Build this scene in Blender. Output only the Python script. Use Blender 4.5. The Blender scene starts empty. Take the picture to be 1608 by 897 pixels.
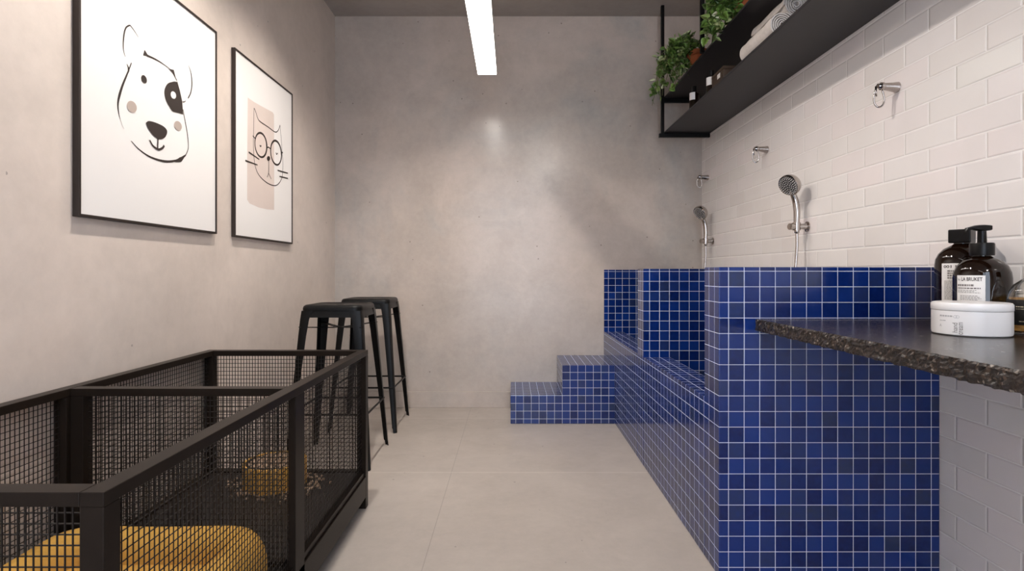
import bpy, bmesh, math, random
from mathutils import Vector, Matrix, noise as mnoise
random.seed(11)
S = bpy.context.scene
COL = S.collection
F, EYE, CX, HY = 868.0, 0.98, 804.0, 427.0     # focal (px of the 1608 frame), eye height, principal column, horizon row
XL, XR, YB, YF, ZC = -1.279, 1.372, 3.994, -1.2, 2.827
PI = math.pi

# ------------------------------------------------------------------ node helpers
class NT:
    def __init__(s, name):
        s.m = bpy.data.materials.new(name); s.m.use_nodes = True
        s.t = s.m.node_tree; s.b = s.t.nodes['Principled BSDF']; s.out = s.t.nodes['Material Output']
    def n(s, typ, **kw):
        x = s.t.nodes.new(typ)
        for k, v in kw.items(): setattr(x, k, v)
        return x
    def put(s, sock, v):
        if isinstance(v, bpy.types.NodeSocket): s.t.links.new(v, sock)
        elif v is not None:
            if hasattr(sock.default_value, '__len__') and not hasattr(v, '__len__'): v = (v,)*len(sock.default_value)
            if sock.type == 'RGBA' and len(v) == 3: v = (*v, 1)
            sock.default_value = v
    def math(s, op, a, b=None, c=None, clamp=False):
        x = s.n('ShaderNodeMath', operation=op, use_clamp=clamp)
        for i, v in enumerate((a, b, c)):
            if v is not None: s.put(x.inputs[i], v)
        return x.outputs[0]
    def mix(s, f, a, b, blend='MIX'):
        x = s.n('ShaderNodeMix', data_type='RGBA', blend_type=blend)
        s.put(x.inputs[0], f); s.put(x.inputs[6], a); s.put(x.inputs[7], b)
        return x.outputs[2]
    def noise(s, vec, scale, detail=4, rough=.55, dist=0):
        x = s.n('ShaderNodeTexNoise')
        s.put(x.inputs['Vector'], vec); s.put(x.inputs['Scale'], scale); s.put(x.inputs['Detail'], detail)
        s.put(x.inputs['Roughness'], rough); s.put(x.inputs['Distortion'], dist)
        return x.outputs['Fac']
    def voro(s, vec, scale, out='Distance', feature='F1'):
        x = s.n('ShaderNodeTexVoronoi', feature=feature); s.put(x.inputs['Vector'], vec); s.put(x.inputs['Scale'], scale)
        return x.outputs[out]
    def ramp(s, f, stops, interp='LINEAR'):
        x = s.n('ShaderNodeValToRGB'); x.color_ramp.interpolation = interp
        el = x.color_ramp.elements
        while len(el) < len(stops): el.new(.5)
        for e, (p, c) in zip(el, stops):
            e.position = p; e.color = (*c, 1) if hasattr(c, '__len__') else (c, c, c, 1)
        s.put(x.inputs[0], f); return x.outputs[0]
    def mapr(s, v, a, b, c=0, d=1):
        x = s.n('ShaderNodeMapRange'); s.put(x.inputs[0], v)
        for i, q in enumerate((a, b, c, d)): s.put(x.inputs[i+1], q)
        return x.outputs[0]
    def obj(s): return s.n('ShaderNodeTexCoord').outputs['Object']
    def xyz(s, v):
        x = s.n('ShaderNodeSeparateXYZ'); s.put(x.inputs[0], v); return x.outputs
    def comb(s, a, b, c):
        x = s.n('ShaderNodeCombineXYZ')
        for i, v in enumerate((a, b, c)): s.put(x.inputs[i], v)
        return x.outputs[0]
    def white(s, vec):
        x = s.n('ShaderNodeTexWhiteNoise', noise_dimensions='3D'); s.put(x.inputs['Vector'], vec); return x.outputs
    def bump(s, h, strength=.3, dist=.01):
        x = s.n('ShaderNodeBump'); s.put(x.inputs['Height'], h)
        x.inputs['Strength'].default_value = strength; x.inputs['Distance'].default_value = dist
        s.t.links.new(x.outputs[0], s.b.inputs['Normal'])
    def set(s, **kw):
        for k, v in kw.items(): s.put(s.b.inputs[k.replace('_', ' ')], v)
        return s.m

def plain(name, col, rough=.5, metal=0, spec=.5, nvar=0.0, nscale=40, bump=0, **kw):
    k = NT(name); o = k.obj()
    c = col
    if nvar:
        f = k.noise(o, nscale)
        c = k.mix(f, tuple(x*(1-nvar) for x in col), tuple(min(1, x*(1+nvar)) for x in col))
    k.set(Base_Color=c, Roughness=rough, Metallic=metal)
    k.put(k.b.inputs['Specular IOR Level'], spec)
    if bump: k.bump(k.noise(o, nscale*4), bump, .002)
    for a, v in kw.items(): k.put(k.b.inputs[a.replace('_', ' ')], v)
    return k.m

def concrete(name, ca, cb, cc, off, rough=.34, pit=True, bstr=.12, lines=None, spec=.5):
    k = NT(name); o = k.obj()
    mp = k.n('ShaderNodeVectorMath', operation='ADD'); k.put(mp.inputs[0], o); k.put(mp.inputs[1], off); v = mp.outputs[0]
    big = k.noise(v, 1.1, 6, .6, .4)
    mid = k.noise(v, 4.5, 8, .65, .3)
    c = k.mix(k.mapr(big, .36, .60), ca, cb)
    c = k.mix(k.mapr(k.noise(v, .75, 5, .62, .6), .52, .66), c, cc)
    c = k.mix(k.mapr(mid, 0.36, .68, 0, .45), c, tuple(x*.80 for x in ca))
    c = k.mix(k.mapr(k.noise(v, 2.2, 7, .7, .8), .50, .66, 0, .35), c, tuple(x*1.10 for x in cb))
    c = k.mix(k.mapr(k.noise(v, .9, 4, .6, 1.0), .42, .62, .26, 0), c, tuple(x*.66 for x in cc))
    c = k.mix(k.mapr(k.noise(v, 26, 6, .7), .3, .75, 0, .22), c, tuple(x*1.2 for x in cb))
    h = k.math('ADD', mid, k.math('MULTIPLY', k.noise(v, 40, 4), .25))
    if pit:
        d = k.voro(v, 9.5)
        rnd = k.noise(v, 3.3, 2)
        p = k.math('MULTIPLY', k.math('LESS_THAN', d, .048), k.math('GREATER_THAN', rnd, .46))
        c = k.mix(k.math('MULTIPLY', p, .6), c, tuple(x*.3 for x in ca))
        h = k.math('SUBTRACT', h, k.math('MULTIPLY', p, .6))
    r = k.mapr(mid, .2, .8, rough-.05, rough+.1)
    if lines:
        x, y, z = k.xyz(o)
        def ln(q, ph, wd):
            fr = k.math('FRACT', k.math('SUBTRACT', q, ph-.5))
            return k.math('LESS_THAN', k.math('ABSOLUTE', k.math('SUBTRACT', fr, .5)), wd)
        a = ln(x, lines[0], .0016); b = ln(y, lines[1], .0022)
        c = k.mix(k.math('MULTIPLY', a, .6), c, tuple(q*.55 for q in ca))
        c = k.mix(k.math('MULTIPLY', b, .6), c, (.72, .66, .60))
        h = k.math('SUBTRACT', h, k.math('MULTIPLY', k.math('MAXIMUM', a, b), .5))
        tid = k.white(k.comb(k.math('FLOOR', k.math('SUBTRACT', x, lines[0])), k.math('FLOOR', k.math('SUBTRACT', y, lines[1])), 0.0))[0]
        c = k.mix(k.mapr(tid, 0, 1, 0, .10), c, (.30, .26, .24))
    k.bump(h, bstr, .006)
    k.put(k.b.inputs['Specular IOR Level'], spec)
    return k.set(Base_Color=c, Roughness=r)

def mosaic(name, ph, size=.05):
    k = NT(name); o = k.obj(); P = k.xyz(o)
    nrm = k.xyz(k.n('ShaderNodeNewGeometry').outputs['True Normal'])
    g = None; soft = None; ids = []
    for i in range(3):
        u = k.math('DIVIDE', k.math('SUBTRACT', P[i], ph[i]), size)
        ids.append(k.math('FLOOR', u))
        e = k.math('ABSOLUTE', k.math('SUBTRACT', k.math('FRACT', u), .5))       # .5 on the joint
        side = k.math('LESS_THAN', k.math('ABSOLUTE', nrm[i]), .5)
        m = k.math('MULTIPLY', k.math('GREATER_THAN', e, .5-.019), side)
        sm = k.math('MULTIPLY', k.mapr(e, .5-.055, .5-.02), side)
        g = m if g is None else k.math('MAXIMUM', g, m)
        soft = sm if soft is None else k.math('MAXIMUM', soft, sm)
    w = k.white(k.comb(k.math('ADD', ids[0], .5), k.math('ADD', ids[1], .5), k.math('ADD', ids[2], .5)))
    base = k.ramp(w[0], [(0, (.0018, .0085, .066)), (.35, (.0026, .0155, .108)), (.7, (.004, .0245, .155)), (.84, (.0075, .0235, .122)), (1, (.017, .027, .075))])
    base = k.mix(k.mapr(k.noise(o, 55, 3), .3, .8, 0, .3), base, (.006, .030, .18))
    c = k.mix(g, base, (.58, .61, .71))
    k.put(k.b.inputs['Base Color'], c)
    k.put(k.b.inputs['Roughness'], k.mix(g, (.13,)*3, (.75,)*3))
    h = k.math('SUBTRACT', k.math('MULTIPLY', k.noise(o, 14, 2), .10), soft)
    k.bump(h, .35, .0014)
    return k.m

def subway(name, y0, z0, tw, th):
    k = NT(name); o = k.obj(); P = k.xyz(o)
    rz = k.math('DIVIDE', k.math('SUBTRACT', P[2], z0), th)
    row = k.math('FLOOR', rz)
    par = k.math('MULTIPLY', k.math('FLOORED_MODULO', row, 2), .5)
    cy = k.math('ADD', k.math('DIVIDE', k.math('SUBTRACT', P[1], y0), tw), par)
    cid = k.math('FLOOR', cy)
    ey = k.math('ABSOLUTE', k.math('SUBTRACT', k.math('FRACT', cy), .5))
    ez = k.math('ABSOLUTE', k.math('SUBTRACT', k.math('FRACT', rz), .5))
    gy = k.math('GREATER_THAN', ey, .5-.0016/tw); gz = k.math('GREATER_THAN', ez, .5-.0015/th)
    g = k.math('MAXIMUM', gy, gz)
    soft = k.math('MAXIMUM', k.mapr(ey, .5-.0055/tw, .5-.0012/tw), k.mapr(ez, .5-.0055/th, .5-.0012/th))
    w = k.white(k.comb(k.math('ADD', cid, .5), k.math('ADD', row, .5), .5))
    base = k.ramp(w[0], [(0, (.70, .65, .62)), (.3, (.76, .72, .69)), (.55, (.745, .70, .68)), (.8, (.77, .70, .68)), (1, (.71, .68, .64))])
    base = k.mix(k.mapr(k.noise(o, 6, 3), .35, .75, 0, .30), base, (.66, .62, .59))
    c = k.mix(g, base, (.80, .77, .74))
    k.put(k.b.inputs['Base Color'], c)
    k.put(k.b.inputs['Roughness'], k.mix(g, (.22,)*3, (.8,)*3))
    h = k.math('SUBTRACT', k.math('ADD', k.math('MULTIPLY', k.noise(o, 9, 2), .55), k.math('MULTIPLY', w[0], 0.0)), soft)
    k.bump(h, .6, .0026)
    return k.m

def granite(name):
    k = NT(name); o = k.obj()
    cells = k.n('ShaderNodeTexVoronoi', feature='F1'); k.put(cells.inputs['Vector'], o); k.put(cells.inputs['Scale'], 210)
    r = k.xyz(cells.outputs['Color'])
    c = k.ramp(r[0], [(0, (.008, .006, .006)), (.45, (.020, .014, .011)), (.72, (.034, .021, .014)), (.87, (.065, .042, .030)), (.95, (.14, .11, .09)), (.985, (.30, .26, .22))], 'CONSTANT')
    c = k.mix(k.mapr(k.noise(o, 22, 5), .45, .7, 0, .6), c, (.030, .020, .016))
    k.put(k.b.inputs['Base Color'], c)
    nz = k.xyz(k.n('ShaderNodeNewGeometry').outputs['True Normal'])[2]
    top = k.math('GREATER_THAN', nz, .9)
    k.put(k.b.inputs['Roughness'], k.mapr(top, 0, 1, .42, .22))
    k.bump(k.math('ADD', k.math('MULTIPLY', k.noise(o, 160, 3), k.mapr(top, 0, 1, 1, .10)), k.math('MULTIPLY', k.noise(o, 30, 2), .05)), .6, .003)
    return k.m

def leafmat(name):
    k = NT(name)
    rnd = k.n('ShaderNodeNewGeometry').outputs['Random Per Island']
    c = k.ramp(rnd, [(0, (.034, .085, .013)), (.4, (.078, .165, .024)), (.68, (.145, .25, .045)), (.86, (.29, .37, .12)), (1, (.70, .69, .50))])
    c = k.mix(k.mapr(k.noise(k.obj(), 90, 2), .5, .75, 0, .5), c, (.34, .40, .16))
    return k.set(Base_Color=c, Roughness=.38)

M = dict(
    wall_l=concrete('concrete_left', (.66, .565, .495), (.70, .605, .535), (.63, .55, .485), (3, 1, 4)),
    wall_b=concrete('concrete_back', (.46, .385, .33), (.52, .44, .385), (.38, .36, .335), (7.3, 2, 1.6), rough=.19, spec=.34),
    ceil=concrete('concrete_ceiling', (.34, .30, .27), (.38, .34, .31), (.33, .30, .28), (1, 9, 2), rough=.6, pit=False),
    floor=concrete('floor_stone', (.43, .375, .33), (.47, .415, .37), (.405, .355, .31), (5, 5, 8), rough=.36, bstr=.05, lines=(-.296, 2.70)),
    subway=subway('white_subway_tile', 1.709, 1.0757, .222, .0773),
    mosaic=mosaic('blue_mosaic_tile', (.694, 1.812, .982)),
    mosaic2=mosaic('blue_mosaic_tile_steps', (.324, 3.562, .982)),
    granite=granite('dark_granite'),
    black=plain('black_metal', (.0036, .0033, .0032), .40, 0, .18, .25, 30),
    pen=plain('black_brown_metal', (.0165, .0118, .009), .30, 0, .06, .25, 22),
    wire=plain('black_wire', (.012, .0085, .0068), .36, 0, .3),
    tray=plain('black_tray', (.012, .009, .008), .5, 0, .4, .3, 60, .2),
    shelf=plain('charcoal_shelf_metal', (.013, .0115, .014), .45, 0, .5, .2, 12),
    chrome=plain('chrome', (.46, .42, .39), .07, 1),
    darkface=plain('dark_rubber_face', (.03, .027, .026), .35),
    nozzle=plain('pale_nozzle', (.78, .75, .72), .4),
    wood=plain('dark_wood_frame', (.022, .013, .009), .5, 0, .4, .3, 40),
    paper=plain('white_paper', (.80, .768, .738), .6, 0, .3, .02, 3),
    ink=plain('dark_brown_ink', (.022, .012, .008), .7),
    beige=plain('taupe_ink', (.42, .345, .295), .7),
    blush=plain('blush_beige_ink', (.66, .56, .505), .7, 0, .3, .05, 6),
    mustard=plain('mustard_fabric', (.56, .315, .068), .85, 0, .2, .14, 120, .5),
    mustardc=plain('mustard_ceramic', (.60, .32, .06), .42, 0, .5, .12, 30),
    kibble=plain('brown_kibble', (.36, .25, .17), .6, 0, .4, .5, 45),
    terra=plain('terracotta', (.40, .105, .035), .7, 0, .3, .2, 30),
    soil=plain('dark_soil', (.03, .02, .014), .9),
    leaf=leafmat('variegated_leaf'),
    stem=plain('green_brown_stem', (.10, .10, .035), .6),
    towel=plain('grey_towel', (.60, .55, .51), .95, 0, .1, .15, 60, .9),
    amber=plain('dark_amber_glass', (.0075, .003, .0014), .07, 0, .45),
    bplastic=plain('black_plastic', (.004, .0034, .0034), .32, 0, .2),
    label=plain('white_label', (.80, .77, .74), .5),
    smallink=plain('grey_label_ink', (.20, .18, .17), .7),
    jar=plain('white_jar_plastic', (.80, .775, .76), .28),
    gold=plain('pale_label_ink', (.45, .38, .26), .5),
    brownbox=plain('brown_box', (.055, .032, .020), .5, 0, .4, .2, 30),
    steel=plain('white_lamp_housing', (.75, .73, .70), .4),
    cable=plain('steel_cable', (.35, .34, .33), .35, 1),
    frame=plain('dark_window_frame', (.03, .03, .032), .4),
)
k = NT('clear_glass'); k.set(Base_Color=(.98, .97, .95), Roughness=.02, IOR=1.45); k.put(k.b.inputs['Transmission Weight'], 1.0); M['glass'] = k.m
k = NT('amber_liquid'); k.set(Base_Color=(.80, .46, .12), Roughness=.05, IOR=1.33); k.put(k.b.inputs['Transmission Weight'], .75); M['liquid'] = k.m
k = NT('lamp_diffuser'); k.set(Base_Color=(.9, .9, .9)); k.put(k.b.inputs['Emission Color'], (1, .93, .86, 1)); k.put(k.b.inputs['Emission Strength'], 15.0); M['glow'] = k.m
k = NT('lamp_diffuser_dim'); k.set(Base_Color=(.9, .9, .9)); k.put(k.b.inputs['Emission Color'], (1, .93, .86, 1)); k.put(k.b.inputs['Emission Strength'], 5.0); M['glow_dim'] = k.m
k = NT('downlight_lens'); k.set(Base_Color=(.9, .9, .9)); k.put(k.b.inputs['Emission Color'], (1, .90, .80, 1)); k.put(k.b.inputs['Emission Strength'], 20.0); M['lens'] = k.m
k = NT('window_pane')
tr = k.n('ShaderNodeBsdfTransparent'); gl = k.n('ShaderNodeBsdfGlossy'); gl.inputs['Roughness'].default_value = .02
ms = k.n('ShaderNodeMixShader'); ms.inputs[0].default_value = .06
k.t.links.new(tr.outputs[0], ms.inputs[1]); k.t.links.new(gl.outputs[0], ms.inputs[2]); k.t.links.new(ms.outputs[0], k.out.inputs[0]); M['pane'] = k.m

# ------------------------------------------------------------------ mesh helpers
class MB:
    def __init__(s): s.bm = bmesh.new(); s.mi = 0
    def face(s, vs):
        try: f = s.bm.faces.new(vs); f.material_index = s.mi; return f
        except ValueError: return None
    def box(s, x0, x1, y0, y1, z0, z1):
        v = [s.bm.verts.new((x, y, z)) for z in (z0, z1) for y in (y0, y1) for x in (x0, x1)]
        for q in ((0, 2, 3, 1), (4, 5, 7, 6), (0, 1, 5, 4), (2, 6, 7, 3), (0, 4, 6, 2), (1, 3, 7, 5)): s.face([v[i] for i in q])
        return v
    def rings(s, rings, cap=True, closed=True):
        R = [[s.bm.verts.new(p) for p in r] for r in rings]
        n = len(R[0])
        for a, b in zip(R, R[1:]):
            for i in range(n if closed else n-1):
                j = (i+1) % n; s.face([a[i], a[j], b[j], b[i]])
        if cap: s.face(R[0][::-1]); s.face(R[-1])
        return R
    def loop(s, rings):                      # closed tube of rings
        R = [[s.bm.verts.new(p) for p in r] for r in rings]; n = len(R[0]); m = len(R)
        for k_ in range(m):
            a, b = R[k_], R[(k_+1) % m]
            for i in range(n): s.face([a[i], a[(i+1) % n], b[(i+1) % n], b[i]])
    def lathe(s, prof, c=(0, 0, 0), n=40, axis=None):
        rot = Matrix.Identity(3) if axis is None else Vector((0, 0, 1)).rotation_difference(Vector(axis)).to_matrix()
        c = Vector(c)
        rings = [[c + rot @ Vector((max(r, 1e-5)*math.cos(2*PI*i/n), max(r, 1e-5)*math.sin(2*PI*i/n), z)) for i in range(n)] for r, z in prof]
        s.rings(rings)
    def tube(s, pts, r, n=8, closed=False):
        pts = [Vector(p) for p in pts]; m = len(pts)
        rs = r if hasattr(r, '__len__') else [r]*m
        prev = None; rings = []
        for i, p in enumerate(pts):
            a = pts[(i-1) % m] if (closed or i > 0) else p
            b = pts[(i+1) % m] if (closed or i < m-1) else p
            t = (b-a).normalized()
            if prev is None:
                u = t.orthogonal().normalized()
            else:
                u = (prev - t*prev.dot(t)).normalized()
            prev = u; w = t.cross(u)
            rings.append([p + rs[i]*(math.cos(2*PI*j/n)*u + math.sin(2*PI*j/n)*w) for j in range(n)])
        if closed: s.loop(rings)
        else: s.rings(rings)
    def ball(s, c, r, sub=1, sc=(1, 1, 1), rot=None):
        mt = Matrix.Translation(c) @ (rot or Matrix.Identity(4)) @ Matrix.Diagonal((r*sc[0], r*sc[1], r*sc[2], 1))
        g = bmesh.ops.create_icosphere(s.bm, subdivisions=sub, radius=1, matrix=mt)
        for v in g['verts']:
            for f in v.link_faces: f.material_index = s.mi
    def build(s, name, mats, parent=None, smooth=False, bevel=0, seg=2, loc=None, recalc=True, **props):
        if recalc: bmesh.ops.recalc_face_normals(s.bm, faces=s.bm.faces[:])
        me = bpy.data.meshes.new(name); s.bm.to_mesh(me); s.bm.free()
        for m in (mats if isinstance(mats, (list, tuple)) else [mats]): me.materials.append(m)
        o = bpy.data.objects.new(name, me); COL.objects.link(o)
        if parent: o.parent = parent
        if loc: o.location = loc
        if smooth:
            for p in me.polygons: p.use_smooth = True
            if smooth != 'all': me.set_sharp_from_angle(angle=math.radians(38))
        if bevel:
            b = o.modifiers.new('Bevel', 'BEVEL'); b.width = bevel; b.segments = seg; b.limit_method = 'ANGLE'; b.angle_limit = math.radians(40)
            b.harden_normals = False
        for k_, v in props.items(): o[k_] = v
        return o

def thing(name, label, cat, loc=(0, 0, 0), group=None):
    o = bpy.data.objects.new(name, None); COL.objects.link(o); o.location = loc; o.empty_display_size = .05
    o['label'] = label; o['category'] = cat
    if group: o['group'] = group
    return o
def copy_tree(o, parent=None):
    c = o.copy(); COL.objects.link(c)
    if parent: c.parent = parent
    for ch in list(o.children): copy_tree(ch, c)
    return c
def spline(pts, n=6):
    pts = [Vector(p) for p in pts]; out = []
    for i in range(len(pts)-1):
        p0 = pts[max(i-1, 0)]; p1 = pts[i]; p2 = pts[i+1]; p3 = pts[min(i+2, len(pts)-1)]
        for k_ in range(n):
            t = k_/n
            out.append(.5*((2*p1)+(p2-p0)*t+(2*p0-5*p1+4*p2-p3)*t*t+(3*p1-p0-3*p2+p3)*t**3))
    out.append(pts[-1]); return out
def P(px, py, d):      # pixel of the photograph + depth -> point
    return Vector(((px-CX)*d/F, d, EYE+(HY-py)*d/F))

# ------------------------------------------------------------------ camera, world
cam = bpy.data.cameras.new('camera'); co = bpy.data.objects.new('camera', cam); COL.objects.link(co)
co.location = (0, 0, EYE); co.rotation_euler = (PI/2, 0, 0)
cam.sensor_width = 36; cam.lens = F/1608*36; cam.shift_y = -(448.5-HY)/1608; cam.clip_start = .02
S.camera = co
w = bpy.data.worlds.new('world'); S.world = w; w.use_nodes = True
w.node_tree.nodes['Background'].inputs[0].default_value = (.74, .84, 1, 1)
w.node_tree.nodes['Background'].inputs[1].default_value = 7.5
S.view_settings.view_transform = 'Standard'; S.view_settings.look = 'None'; S.view_settings.gamma = 1; S.view_settings.exposure = 0
S.view_settings.use_curve_mapping = False
S.cycles.use_denoising = True; S.cycles.max_bounces = 10; S.cycles.diffuse_bounces = 6

# ------------------------------------------------------------------ room shell
def struct(name, m, *boxes, **kw):
    b = MB()
    for q in boxes: b.box(*q)
    return b.build(name, m, kind='structure', **kw)
T = .12
struct('floor', M['floor'], (XL-T, XR+T, YF-T, YB+T, -.1, 0))
struct('ceiling', M['ceil'], (XL-T, XR+T, YF-T, YB+T, ZC, ZC+.1))
struct('wall_left', M['wall_l'], (XL-T, XL, YF, YB, 0, ZC))
struct('wall_right', M['subway'], (XR, XR+T, YF, YB, 0, ZC))
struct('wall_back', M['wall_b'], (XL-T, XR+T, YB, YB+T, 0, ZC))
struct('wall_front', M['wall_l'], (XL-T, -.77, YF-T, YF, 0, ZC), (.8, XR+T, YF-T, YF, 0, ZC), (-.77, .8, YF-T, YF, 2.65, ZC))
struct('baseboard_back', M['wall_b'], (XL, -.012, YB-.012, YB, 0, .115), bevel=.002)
b = MB()
for q in ((-.77, -.71), (-.30, -.22), (.74, .8)): b.box(q[0], q[1], YF-.09, YF-.03, 0, 2.65)
b.box(-.71, .74, YF-.09, YF-.03, 2.59, 2.65); b.box(-.71, .74, YF-.09, YF-.03, 0, .06)
d1 = b.build('door_1', M['frame'], kind='structure')
b = MB(); b.box(-.71, -.30, YF-.063, YF-.057, .06, 2.59); b.box(-.22, .74, YF-.063, YF-.057, .06, 2.59)
b.build('pane', M['pane'], d1)
pl = bpy.data.lights.new('daylight_portal', 'AREA'); pl.shape = 'RECTANGLE'; pl.size = 1.57; pl.size_y = 2.65; pl.cycles.is_portal = True
po = bpy.data.objects.new('daylight_portal', pl); COL.objects.link(po); po.location = (.015, YF-.10, 1.325); po.rotation_euler = (PI/2, 0, PI)

# ------------------------------------------------------------------ lamps
def lamp(label, y0, y1, glow='glow'):
    L = y1-y0
    t = thing('linear_pendant_light', label, 'ceiling light', (-.155, y0, 2.216), 'linear pendant lights')
    b = MB(); b.box(-.06, .06, 0, L, .004, .05); b.build('housing', M['steel'], t, bevel=.003)
    b = MB(); b.box(-.058, .058, .002, L-.002, 0, .0038); b.build('diffuser', M[glow], t)
    for q in (.12, L-.12):
        b = MB(); b.tube([(0, q, .05), (0, q, ZC-2.216-.012)], .0016, 6); b.build('suspension_cable', M['cable'], t)
    b = MB(); b.box(-.03, .03, L/2-.15, L/2+.15, ZC-2.216-.03, ZC-2.216-.0005); b.build('ceiling_canopy', M['steel'], t, bevel=.003)
    b = MB(); b.tube([(.01, L/2, .05), (.01, L/2, ZC-2.216-.03)], .0025, 6); b.build('power_cord', M['steel'], t)
lamp('long white glowing linear light hung above the middle of the floor', 1.92, 3.462)
lamp('long white linear light hung behind the camera near the glass door', -.95, .55, 'glow_dim')

def downlight(label, x, y, power, tgt, cone, blend, soft=.035):
    t = thing('recessed_downlight', label, 'ceiling light', (x, y, ZC), 'small ceiling downlights')
    b = MB(); b.lathe([(.034, -.0006), (.046, -.0006), (.046, -.006), (.040, -.009), (.034, -.006)], (0, 0, 0), 32); b.build('trim_ring', M['steel'], t, smooth=True)
    b = MB(); b.lathe([(0, -.0006), (.0338, -.0006), (.0338, -.004), (0, -.004)], (0, 0, 0), 32); b.build('lens', M['lens'], t)
    l = bpy.data.lights.new('downlight_beam', 'SPOT'); l.energy = power; l.color = (1, .93, .86); l.spot_size = math.radians(cone); l.spot_blend = blend; l.shadow_soft_size = soft
    o = bpy.data.objects.new('downlight_beam', l); COL.objects.link(o); o.parent = t; o.location = (0, 0, -.045)
    o.rotation_euler = (Vector(tgt)-Vector((x, y, ZC))).to_track_quat('-Z', 'Y').to_euler()
downlight('small ceiling downlight over the mesh pen', -.63, 1.75, 122, (-.2, 1.7, 0), 140, .6)
downlight('small ceiling downlight in front of the bar stools', -.63, 2.85, 64, (-.3, 2.6, 0), 120, .7)
downlight('small ceiling downlight near the glass door behind the camera', .55, -.80, 85, (.95, 3.3, 1.2), 62, .6, .10)

# ------------------------------------------------------------------ tiled bath
XT = .6635
bath = thing('dog_wash_bath', 'blue mosaic tiled double dog bath built along the white tiled wall', 'bath', (0, 0, 0))
def tb(name, *q, bv=.0025):
    b = MB(); b.box(*q); return b.build(name, M['mosaic'], bath, bevel=bv)
XW = XR-.0008
tb('end_wall', XT, XW, 1.772, 1.906, .0005, .995)
tb('divider_wall', XT, XW, 2.789, 2.921, .0005, .995)
tb('front_wall', XT, .796, 1.9065, 2.7885, .0005, .55)
tb('front_wall', XT, .796, 2.9215, 3.979, .0005, .55)
tb('back_panel', XT, XW, 3.98, YB-.0008, .0005, .995, bv=.0015)
for a, c in ((1.9065, 2.7885), (2.9215, 3.979)):
    tb('basin_floor', .7965, XW, a, c, .0005, .24)
    b = MB(); b.lathe([(0, 0), (.035, 0), (.035, .003), (.028, .005), (0, .004)], (1.08, (a+c)/2, .2403), 24); b.build('drain', M['chrome'], bath, smooth=True)
st = thing('tiled_steps', 'two blue mosaic tiled steps climbing to the far end of the bath', 'steps', (0, 0, 0))
b = MB(); b.box(-.0094, XT-.001, 3.562, YB-.0008, .0005, .184); b.build('lower_step', M['mosaic2'], st, bevel=.002)
b = MB(); b.box(.324, XT-.001, 3.562, YB-.0008, .1845, .377); b.build('upper_step', M['mosaic2'], st, bevel=.002)

# ------------------------------------------------------------------ showers and hooks
def shower(label, y):
    t = thing('hand_shower', label, 'shower', (XR, y, 1.19), 'hand showers over the bath')
    # holder on the wall: local x runs out of the wall to the left (negative)
    b = MB()
    b.lathe([(0, 0), (.024, 0), (.024, .004), (.014, .008), (.012, .04), (0, .04)], (-.0006, 0, 0), 24, (-1, 0, 0))
    b.build('wall_bracket', M['chrome'], t, smooth=True)
    hx = -.052
    b = MB()
    b.lathe([(.011, -.018), (.017, -.018), (.018, .0), (.018, .018), (.0125, .018)], (hx, 0, 0), 24)
    b.lathe([(0, 0), (.015, .001), (.016, .012), (.015, .024), (0, .025)], (hx-.014, -.004, -.001), 20, (-1, -.25, 0))
    b.build('holder_clip', M['chrome'], t, smooth=True)
    hp = spline([(hx+.002, 0, -.03), (hx+.001, 0, .02), (hx+.002, 0, .07), (hx-.004, 0, .115), (hx-.018, -.004, .150), (hx-.030, -.010, .172)], 5)
    rs = [.0105+.004*math.sin(PI*min(1, i/len(hp)*1.1)) for i in range(len(hp))]
    b = MB(); b.tube(hp, rs, 16); b.build('handle', M['chrome'], t, smooth='all')
    nrm = Vector((-.83, -.40, -.56)).normalized()
    c = Vector((hx-.040, -.014, .190))
    b = MB()
    b.lathe([(0, -.040), (.020, -.040), (.034, -.034), (.046, -.020), (.0505, -.004), (.0505, .006), (.048, .010), (.045, .0085)], c, 36, nrm)
    hd = b.build('shower_head', M['chrome'], t, smooth=True)
    b = MB(); rot = Vector((0, 0, 1)).rotation_difference(nrm).to_matrix()
    b.lathe([(0, .004), (.0452, .004), (.0452, .0088), (.03, .0102), (0, .0106)], c, 32, nrm)
    b.mi = 1
    for rr, nn in ((.008, 5), (.017, 10), (.026, 16), (.035, 22), (.0415, 28)):
        for i in range(nn):
            a = 2*PI*i/nn+rr*40; b.ball(c + rot @ Vector((rr*math.cos(a), rr*math.sin(a), .0105)), .0021, 1)
    b.build('spray_face', [M['darkface'], M['nozzle']], hd, smooth=True)
    b = MB()
    b.tube(spline([(hx+.002, 0, -.03), (hx+.002, -.001, -.09), (hx-.004, -.004, -.16), (hx-.012, -.006, -.25), (hx-.012, 0, -.36), (hx+.01, .03, -.42), (hx+.03, .06, -.40), (-.014, .07, -.36)], 7), .0065, 10)
    b.build('hose', M['chrome'], t, smooth='all')
    b = MB(); b.lathe([(0, 0), (.022, 0), (.022, .006), (.013, .010), (.012, .022), (0, .022)], (-.0006, .07, -.36), 20, (-1, 0, 0)); b.build('hose_outlet', M['chrome'], t, smooth=True)
shower('chrome hand shower above the nearer basin, in front of the white tiles', 2.565)
shower('chrome hand shower above the far basin, beside the concrete corner', 3.77)

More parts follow.
